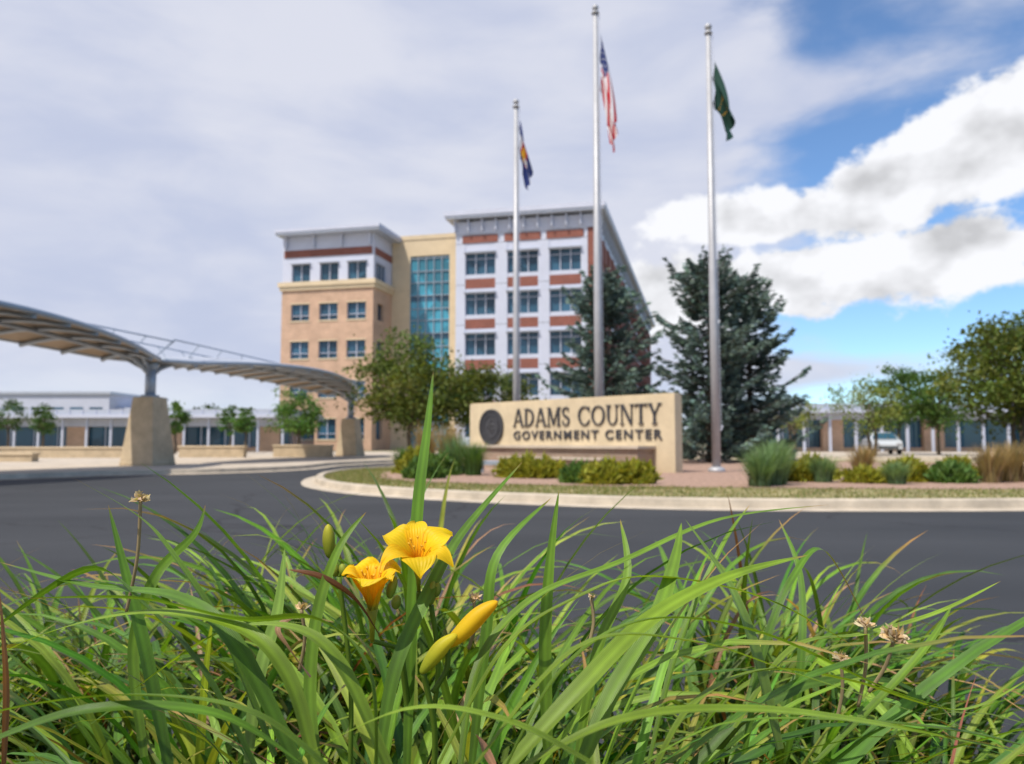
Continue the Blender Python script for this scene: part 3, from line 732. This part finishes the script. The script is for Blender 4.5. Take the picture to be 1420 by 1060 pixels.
def grow(bx,by,bz,az,L,th0,bend,w,col,tip,seg=14):
    p=Vector((bx,by,bz)); pts=[p.copy()]; d=Vector((math.cos(az),math.sin(az),0)); pw=rn.uniform(1.3,2.4); wob=rn.uniform(-.3,.3)
    kink=rn.random()<.07; ks=rn.uniform(.45,.8)
    for i in range(seg):
        s=(i+.5)/seg; th=th0+bend*s**pw+(.9 if kink and s>ks else 0)
        dd=Matrix.Rotation(wob*s,3,'Z')@d
        p=p+(dd*math.sin(th)+Vector((0,0,math.cos(th))))*(L/seg); pts.append(p.copy())
    if min((q-cam).length for q in pts)<.43 or min(q.y for q in pts)<.38: return
    for q in pts:   # open space around the blooms
        if -.20<q.x<.0 and q.y<.80 and q.z>.80 and q.z<.97: return
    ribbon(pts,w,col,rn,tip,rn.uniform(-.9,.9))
def hmax(x,y):
    r=x/max(y,.3)
    if r>.24: return max(.38,1-(r-.24)*1.55)
    if r<-.35: return max(.8,1+(r+.35)*.5)
    return 1.0
def colour():
    col=list(rn.choice(GREENS)); q=rn.random(); tip=rn.uniform(.76,.95) if q<.38 else None
    if q>.93: col=[.38,.25,.11] if rn.random()<.7 else [.20,.09,.04]
    elif q>.885: col=[.32,.32,.045]
    return [c*rn.uniform(.8,1.25) for c in col],tip,(.55 if q>.93 else 1)
clumps=[(rn.uniform(-1.5,1.25),rn.uniform(.62,1.8)) for i in range(80)]
for (cx,cy) in clumps:
    hm=hmax(cx,cy)*rn.uniform(.84,1.04)
    for k in range(34):
        bx=cx+rn.gauss(0,.06); by=cy+rn.gauss(0,.05)
        az=rn.uniform(0,6.28)
        if rn.random()<.5: az=rn.gauss(0 if cx>-.12 else math.pi,.7)
        L=rn.uniform(.5,.88)*hm; th0=rn.uniform(.05,.45); bend=rn.uniform(.8,2.2)
        col,tip,wk=colour()
        grow(bx,by,.24,az,L,th0,bend,rn.uniform(.010,.0205)*wk,col,tip)
for i in range(2200):
    x=rn.uniform(-1.6,1.4); y=rn.uniform(.55,1.88); hm=hmax(x,y)
    col,tip,wk=colour()
    grow(x,y,.22,rn.uniform(0,6.28),rn.uniform(.38,.62)*hm,rn.uniform(0,.6),rn.uniform(.7,2.3),rn.uniform(.008,.015)*wk,[c*rn.uniform(.5,.9) for c in col],tip,9)
def hero(pts,w,col,tip=None,tw=.3,sub=7): ribbon(catm([P(*p) for p in pts],sub),w,col,rn,tip,tw)
G1=(.14,.25,.02);G2=(.10,.205,.018);G3=(.20,.31,.025)
hero([(565,1060,.78),(572,860,.8),(580,700,.82),(592,600,.84),(601,515,.86)],.0135,G2,.96,.5)
hero([(525,1060,.7),(548,930,.72),(590,830,.75),(640,740,.8),(725,640,.86)],.013,G2,.95)
hero([(640,1060,.66),(665,920,.7),(740,830,.74),(860,780,.78),(1000,720,.84),(1150,700,.9)],.012,G1,.92)
hero([(700,1070,.6),(800,960,.62),(900,860,.66),(1010,800,.7),(1120,770,.76)],.016,G3,.93)
hero([(800,1080,.62),(850,960,.66),(905,870,.68),(935,780,.72),(945,725,.75)],.016,G1)
hero([(1080,1040,.72),(1045,900,.74),(1010,810,.76),(950,720,.78)],.019,(.19,.29,.045),None,.2)
hero([(1020,1010,.75),(1100,900,.78),(1200,880,.8),(1300,850,.82),(1388,806,.84)],.014,G3,.96)
hero([(700,1080,.52),(860,1000,.52),(1050,985,.54),(1250,1010,.58),(1440,1050,.62)],.012,G3,.95)
hero([(640,1090,.5),(800,900,.52),(960,890,.55),(1120,940,.58),(1400,1030,.64)],.011,G3)
hero([(690,1090,.56),(780,930,.58),(900,860,.6),(1060,880,.64),(1240,960,.7),(1420,1010,.74)],.013,G1)
hero([(600,1080,.6),(700,900,.62),(800,830,.66),(900,800,.7),(1060,830,.74),(1190,900,.78)],.013,G3,.93)
hero([(900,1090,.6),(960,980,.62),(1060,930,.66),(1180,945,.7),(1330,985,.76),(1430,940,.8)],.013,G3,.96)
hero([(470,1080,.5),(350,990,.5),(200,965,.52),(60,975,.55),(-60,1000,.58)],.011,G1)
hero([(420,1080,.6),(330,900,.62),(250,830,.65),(120,812,.7),(0,780,.74)],.014,G2,.93)
hero([(440,1080,.56),(400,940,.58),(330,870,.6),(200,850,.64),(60,880,.68),(-40,930,.7)],.013,G3)
hero([(520,1080,.55),(510,930,.56),(440,860,.58),(330,860,.6),(190,830,.64),(40,830,.68)],.012,G1,.95)
hero([(380,1050,.7),(310,880,.72),(240,770,.75),(190,715,.78),(100,662,.82)],.012,G1,.9)
hero([(360,1080,.62),(280,930,.64),(200,840,.66),(120,790,.7),(-20,880,.74)],.014,G2)
hero([(540,1070,.58),(470,920,.6),(400,870,.62),(300,880,.65),(180,960,.7)],.013,G3)
hero([(235,1070,.8),(200,900,.82),(175,800,.84),(150,700,.88)],.014,G2,.94)
hero([(200,1050,.85),(185,900,.88),(215,800,.9),(270,740,.95),(285,700,1.0)],.012,G1,.9)
hero([(345,1060,.72),(360,940,.74),(385,850,.76),(395,760,.78)],.016,(.16,.26,.045))
hero([(760,1060,.8),(755,900,.82),(762,780,.84),(775,680,.88)],.014,G1,.95)
hero([(1130,1060,.85),(1230,960,.88),(1290,890,.9),(1320,840,.95)],.013,G1,.95)
hero([(1030,1060,.9),(1060,900,.92),(1100,800,.95),(1145,765,1.0),(1210,880,1.05)],.009,G2,.7)
hero([(440,1060,.68),(430,960,.7),(440,850,.72),(470,760,.74),(508,710,.76)],.011,G1,.93)
hero([(820,1060,.5),(700,1000,.5),(560,985,.5),(400,1060,.52)],.010,G3)
hero([(-40,1040,.52),(120,985,.52),(300,990,.54),(420,1060,.56)],.010,G2)
hero([(1420,1035,.62),(1330,1015,.6),(1180,1000,.58),(1000,1005,.56),(860,1080,.54)],.010,G1)
hero([(525,880,.72),(490,830,.72),(445,800,.73),(400,790,.74)],.008,(.15,.06,.03),None,1.5)
hero([(1090,1060,1.0),(1110,930,1.0),(1110,800,1.05),(1080,720,1.1)],.010,G2,.9)
hero([(900,1060,.9),(940,900,.95),(1000,760,1.0),(1040,700,1.05)],.010,G1,.9)
hero([(655,1060,.74),(675,880,.76),(690,770,.78),(765,690,.82)],.012,G2,.93)
hero([(800,1060,.76),(830,900,.78),(870,800,.8),(860,720,.84)],.012,G1,.93)
hero([(5,1060,.6),(8,960,.6),(4,880,.6),(-3,800,.62)],.005,(.30,.13,.06),None,1)
hero([(430,940,.66),(400,900,.66),(385,870,.66),(420,850,.66)],.007,(.38,.22,.15),None,2)
hero([(660,1020,.6),(672,1040,.6),(690,1070,.6)],.009,(.40,.2,.12),None,2)
plant=empty('daylily_plant')
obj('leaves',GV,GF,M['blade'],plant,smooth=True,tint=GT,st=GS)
def flower(name,c,axis,size,flare,roll,seed=1):
    rn2=random.Random(seed); e=plant; ax=Vector(axis).normalized(); q=ax.to_track_quat('Z','Y').to_matrix()@Matrix.Rotation(roll,3,'Z')
    v=[];f=[];t=[];s_=[]
    NT,NU=18,10
    for k in range(6):
        inner=k%2==0; a=k*math.pi/3+rn2.uniform(-.08,.08); base=len(v); wmax=(.30 if inner else .21)*size; ph=rn2.uniform(0,6)
        curl=rn2.uniform(.7,1.35)
        for i in range(NT+1):
            s=i/NT
            r=size*(.035+.60*flare*s**1.7); h=size*(.80*(1-(1-s)**1.6)-.30*curl*flare*s**4.5)-(0 if inner else .012*size)
            w=wmax*(.16+.84*math.sin(min(1,s*1.02)*math.pi*.5)**1.2)*(1-max(0,(s-.62)/.38)**2.3)+.0004
            for j in range(NU+1):
                u=-1+2*j/NU
                ruf=.045*size*math.sin(s*15+ph+u*2)*abs(u)**2*s*(1 if inner else .4)
                rr=r-(.12*size*u*u*(1-s)*.6)-.03*size*math.exp(-(u*5)**2)*s
                p=Matrix.Rotation(a,3,'Z')@Vector((rr,w*u,h+ruf+.10*size*u*u*(1-s*.5)*.5))
                v.append(q@p+c)
                dk=1-.22*math.exp(-s*5); g=math.exp(-(u*4)**2)*.10
                col=(.92*dk,(.52+.13*s)*dk*(1-.06*(not inner))+.04*g,.010+.02*g)
                if s<.12: col=(.45,.42,.04)
                t.append(col); s_.append((.5+u*.35,s,0))
        for i in range(NT):
            for j in range(NU): b=base+i*(NU+1)+j; f.append((b,b+1,b+NU+2,b+NU+1))
    obj(name,v,f,M['petal'],e,smooth=True,tint=t,st=s_)
    v=[];f=[]
    for k in range(7):
        a=k*.95; tp=Vector((.13*math.cos(a),.13*math.sin(a),.66 if k else .78))*size
        pts=[Vector((0,0,.1*size)),Vector((tp.x*.4,tp.y*.4,.42*size)),tp]; tube(v,f,[q@p+c for p in pts],.009*size,5)
        if k: tube(v,f,[q@(tp+Vector((0,-.03,0))*size)+c,q@tp+c,q@(tp+Vector((0,.03,0))*size)+c],[.01*size,.02*size,.01*size],6)
    obj(name+'_stamens',v,f,M['petal'],e,smooth=True,tint=[(.85,.50,.03)]*len(v))
    v=[];f=[]; tube(v,f,[q@Vector((0,0,-.35*size))+c,q@Vector((0,0,-.1*size))+c,q@Vector((0,0,.12*size))+c],[.03*size,.04*size,.085*size],8)
    obj(name+'_tube',v,f,M['petal'],e,smooth=True,tint=[(.40,.40,.04)]*len(v))
    return q@Vector((0,0,-.35*size))+c
def tubeobj(name,pts,rad,c0,c1,n=10,sub=6):
    pp=catm(pts,sub); m=len(pp)
    rr=[rad(i/(m-1)) for i in range(m)]; v=[];f=[]; tube(v,f,pp,rr,n)
    t=[]
    for i in range(m):
        s=i/(m-1); c=[c0[j]*(1-s)+c1[j]*s for j in range(3)]
        for k in range(n): kk=1+.14*math.cos(k*2*math.pi*3/n); t.append([x*kk for x in c])
    obj(name,v,f,M['petal'],plant,smooth=True,tint=t,st=[(.5,.5,0)]*len(v))
SG=(.14,.23,.025)
b1=flower('open_flower',P(580,797,.765),(.02,-.50,.86),.058,1.05,.62,seed=3)
b2=flower('half_open_flower',P(516,856,.735),(.03,-.28,1),.068,.60,.25,seed=5)
def stem(a,b,r=.0022): tubeobj('scape',[a,(a+b)/2+Vector((.006,.0,0)),b],lambda s:r,SG,SG,8)
root=P(560,1100,.82)
fork=P(556,905,.775)
stem(root,fork,.0032); stem(fork,b1,.0024); stem(fork,b2,.0022)
bud=lambda R_:(lambda s:R_*(.22*(1-s)+max(0,math.sin(math.pi*min(1,s**1.1)))**.7)+.0004)
tubeobj('bud_open_yellow',[P(618,897,.70),P(640,878,.70),P(666,852,.70),P(690,834,.70)],bud(.0068),(.66,.52,.02),(.98,.60,.014),12,9)
tubeobj('bud_green_yellow',[P(584,934,.69),P(600,913,.69),P(615,895,.69),P(634,880,.69)],bud(.0060),(.32,.40,.03),(.75,.62,.03),12,9)
tubeobj('bud_green',[P(457,774,.78),P(456,750,.78),P(455,727,.78)],bud(.0052),(.20,.28,.03),(.50,.46,.04),12)
tubeobj('bud_small',[P(540,830,.74),P(543,815,.74),P(549,800,.74)],bud(.0038),(.18,.28,.03),(.36,.40,.04),10)
for (a,b,r) in (((595,840),(602,806),.0042),((478,800),(474,782),.0035),((466,800),(462,780),.0035),((604,828),(608,808),.0035),((548,845),(551,825),.004)):
    tubeobj('bud_small',[P(a[0],a[1],.76),P((a[0]+b[0])/2,(a[1]+b[1])/2,.76),P(b[0],b[1],.76)],bud(r),(.22,.30,.04),(.34,.38,.05),10)
stem(P(600,1090,.72),P(586,930,.69),.0026); stem(P(600,960,.70),P(620,895,.70),.0024)
stem(P(485,1090,.8),P(470,800,.78),.0024); stem(P(470,800,.78),P(457,772,.78),.002); stem(P(600,1000,.78),P(598,840,.76),.0024)
def dried(c,r,n,seed,base):
    rr=random.Random(seed); v=[];f=[];t=[]
    for k in range(n):
        d=Vector((rr.gauss(0,1),rr.gauss(0,1),abs(rr.gauss(.3,1)))).normalized(); q=d.orthogonal().normalized()*r*.16
        pts=[c+d*r*s+Vector((rr.gauss(0,1),rr.gauss(0,1),rr.gauss(0,1)))*r*.10 for s in (0,.35,.7,1)]
        b=len(v); col=jit((.55,.42,.27),rr,.35)
        for i,p_ in enumerate(pts): ww=(.5,1,1.1,.3)[i]; v+=[p_-q*ww,p_+q*ww]; t+=[col]*2
        for i in range(3): f.append((b+2*i,b+2*i+1,b+2*i+3,b+2*i+2))
    obj('dried_bloom',v,f,M['leaf'],plant,smooth=True,tint=t)
    tubeobj('dried_stalk',[base,(base+c)/2+Vector((.004,0,0)),c],lambda s:.0018,(.38,.30,.16),(.44,.34,.2),6)
dried(P(195,694,.8),.010,26,1,P(175,850,.82)); dried(P(1240,886,.78),.014,46,2,P(1205,960,.8)); dried(P(1200,868,.8),.010,24,3,P(1190,980,.82)); dried(P(657,832,.76),.008,20,4,P(650,900,.78)); dried(P(1166,915,.85),.009,20,6,P(1160,1000,.86)); dried(P(418,845,.75),.008,14,8,P(415,930,.76)); dried(P(820,830,.8),.006,12,9,P(815,900,.8))
# ------------------------------------------------------------------ sky / sun
SUN=Vector((-.50,-.52,1.15)).normalized()
el=math.asin(SUN.z); azr=math.atan2(SUN.x,SUN.y)
w=bpy.data.worlds.new('World'); scene.world=w; w.use_nodes=True; nt=w.node_tree; nt.nodes.clear()
def nd(t): return nt.nodes.new(t)
def MM(op,a,b=None,c=None):
    n=nd('ShaderNodeMath'); n.operation=op
    for i,x in enumerate((a,b,c)):
        if x is None: continue
        if isinstance(x,(int,float)): n.inputs[i].default_value=x
        else: nt.links.new(x,n.inputs[i])
    return n.outputs[0]
def ss(x,a,b,o0=0,o1=1,kind='SMOOTHSTEP'):
    n=nd('ShaderNodeMapRange'); n.interpolation_type=kind; nt.links.new(x,n.inputs[0])
    for i,q in enumerate((a,b,o0,o1)): n.inputs[i+1].default_value=q
    return n.outputs[0]
tc=nd('ShaderNodeTexCoord'); sp=nd('ShaderNodeSeparateXYZ'); nt.links.new(tc.outputs['Generated'],sp.inputs[0])
AZ=MM('DEGREES',MM('ARCTAN2',sp.outputs[0],sp.outputs[1])); EL=MM('DEGREES',MM('ARCSINE',sp.outputs[2]))
def nzv(scale,detail,off=(0,0,0),st=(1,1,2.2),rough=.55,dist=0):
    mp=nd('ShaderNodeMapping'); mp.inputs['Scale'].default_value=st; mp.inputs['Location'].default_value=off
    nt.links.new(tc.outputs['Generated'],mp.inputs[0]); n=nd('ShaderNodeTexNoise'); n.inputs['Scale'].default_value=scale
    n.inputs['Detail'].default_value=detail; n.inputs['Roughness'].default_value=rough; n.inputs['Distortion'].default_value=dist
    nt.links.new(mp.outputs[0],n.inputs['Vector']); return n.outputs[0]
def blob(a0,e0,ra,re,tilt=0):
    dx=MM('SUBTRACT',AZ,a0); dy=MM('SUBTRACT',EL,e0)
    if tilt: dy=MM('SUBTRACT',dy,MM('MULTIPLY',dx,tilt))
    q=MM('ADD',MM('POWER',MM('DIVIDE',MM('ABSOLUTE',dx),ra),2),MM('POWER',MM('DIVIDE',MM('ABSOLUTE',dy),re),2))
    return MM('SUBTRACT',1,MM('SQRT',q))
cn=nzv(12,6,(1.3,.2,.4),(1,1,1.4),.54); cn2=nzv(12,3,(1.3+.02,.2,.4-.05),(1,1,1.4),.5)
blobs=[blob(28.5,16.8,9,3.2,.24),blob(34,18.8,7,3.2),blob(21,10.8,12.5,2.7,-.02),blob(29.5,11.9,4.6,2.6,.1),blob(12,10.5,8,3.2),blob(18,15.2,8,2.0)]
mxb=blobs[0]
for b in blobs[1:]: mxb=MM('MAXIMUM',mxb,b)
dens=MM('ADD',MM('ADD',mxb,.10),MM('MULTIPLY',MM('SUBTRACT',cn,.5),2.1))
cum=ss(dens,.02,.30)
emb=MM('MULTIPLY',MM('SUBTRACT',cn,cn2),1.3)
lum=MM('ADD',MM('ADD',.84,emb),MM('MULTIPLY',MM('SUBTRACT',.5,ss(dens,.15,1.4)),.24))
lum=MM('MINIMUM',MM('MAXIMUM',lum,.60),.97)
t1=nzv(2.2,4,(0,.5,.1),(1,1,2.6),.55,.4); t2=nzv(5,6,(3,.5,.1),(1,1,2.6),.55,.3)
left=ss(AZ,8,25,1.35,0)
up=ss(EL,20,26)
cov=MM('ADD',left,MM('MULTIPLY',MM('SUBTRACT',MM('ADD',MM('MULTIPLY',t1,.4),MM('MULTIPLY',t2,.6)),.5),2.6))
cov=MM('ADD',cov,MM('MULTIPLY',up,.22))
st=MM('MAXIMUM',MM('MULTIPLY',blob(22,22.8,11,2.8,.05),.9),MM('MULTIPLY',blob(21,4.6,13,1.6),.8))
cov=MM('ADD',cov,MM('MAXIMUM',st,0))
cov=ss(cov,.10,.85,.02,.97)
cov=MM('MULTIPLY',cov,ss(EL,-2,6,.8,1))
sky=nd('ShaderNodeTexSky'); sky.sky_type='NISHITA'; sky.sun_disc=False; sky.sun_elevation=el; sky.sun_rotation=azr
sky.altitude=1600; sky.air_density=1.0; sky.dust_density=.3; sky.ozone_density=2.0
def mixc(fac,a,b):
    m=nd('ShaderNodeMix'); m.data_type='RGBA'; nt.links.new(fac,m.inputs[0])
    for i,x in ((6,a),(7,b)):
        if isinstance(x,tuple): m.inputs[i].default_value=(*x,1)
        else: nt.links.new(x,m.inputs[i])
    return m.outputs[2]
STR=.15; k=1/STR
tt=MM('ADD',MM('MULTIPLY',t1,.55),MM('MULTIPLY',t2,.45))
thin=mixc(ss(tt,.36,.62),(.56*k,.61*k,.78*k),(.74*k,.76*k,.86*k))
sk=nd('ShaderNodeVectorMath'); sk.operation='MULTIPLY'; sk.inputs[1].default_value=(.88,1.08,1.22); nt.links.new(sky.outputs[0],sk.inputs[0])
c1=mixc(cov,sk.outputs[0],thin)
cc=nd('ShaderNodeVectorMath'); cc.operation='SCALE'; cc.inputs[0].default_value=(1*k,1.01*k,1.05*k); nt.links.new(lum,cc.inputs['Scale'])
c2=mixc(cum,c1,cc.outputs[0])
bg=nd('ShaderNodeBackground'); bg.inputs[1].default_value=STR; nt.links.new(c2,bg.inputs[0])
ow=nd('ShaderNodeOutputWorld'); nt.links.new(bg.outputs[0],ow.inputs[0])
sl=bpy.data.lights.new('sun','SUN'); sl.energy=4.8; sl.angle=R(.5); sl.color=(1,.94,.84)
so=bpy.data.objects.new('sun',sl); COL.objects.link(so); so.rotation_euler=SUN.to_track_quat('Z','Y').to_euler()
# ------------------------------------------------------------------ camera
cd=bpy.data.cameras.new('camera'); co=bpy.data.objects.new('camera',cd); COL.objects.link(co)
co.location=(0,0,CAMH); co.rotation_euler=(R(90)+PITCH,0,0); cd.sensor_width=36; cd.lens=36*1100/1420; cd.clip_start=.05; cd.clip_end=4000
cd.dof.use_dof=True; cd.dof.focus_distance=.76; cd.dof.aperture_fstop=8.5
scene.camera=co
scene.view_settings.view_transform='Standard'; scene.view_settings.look='None'; scene.view_settings.exposure=0
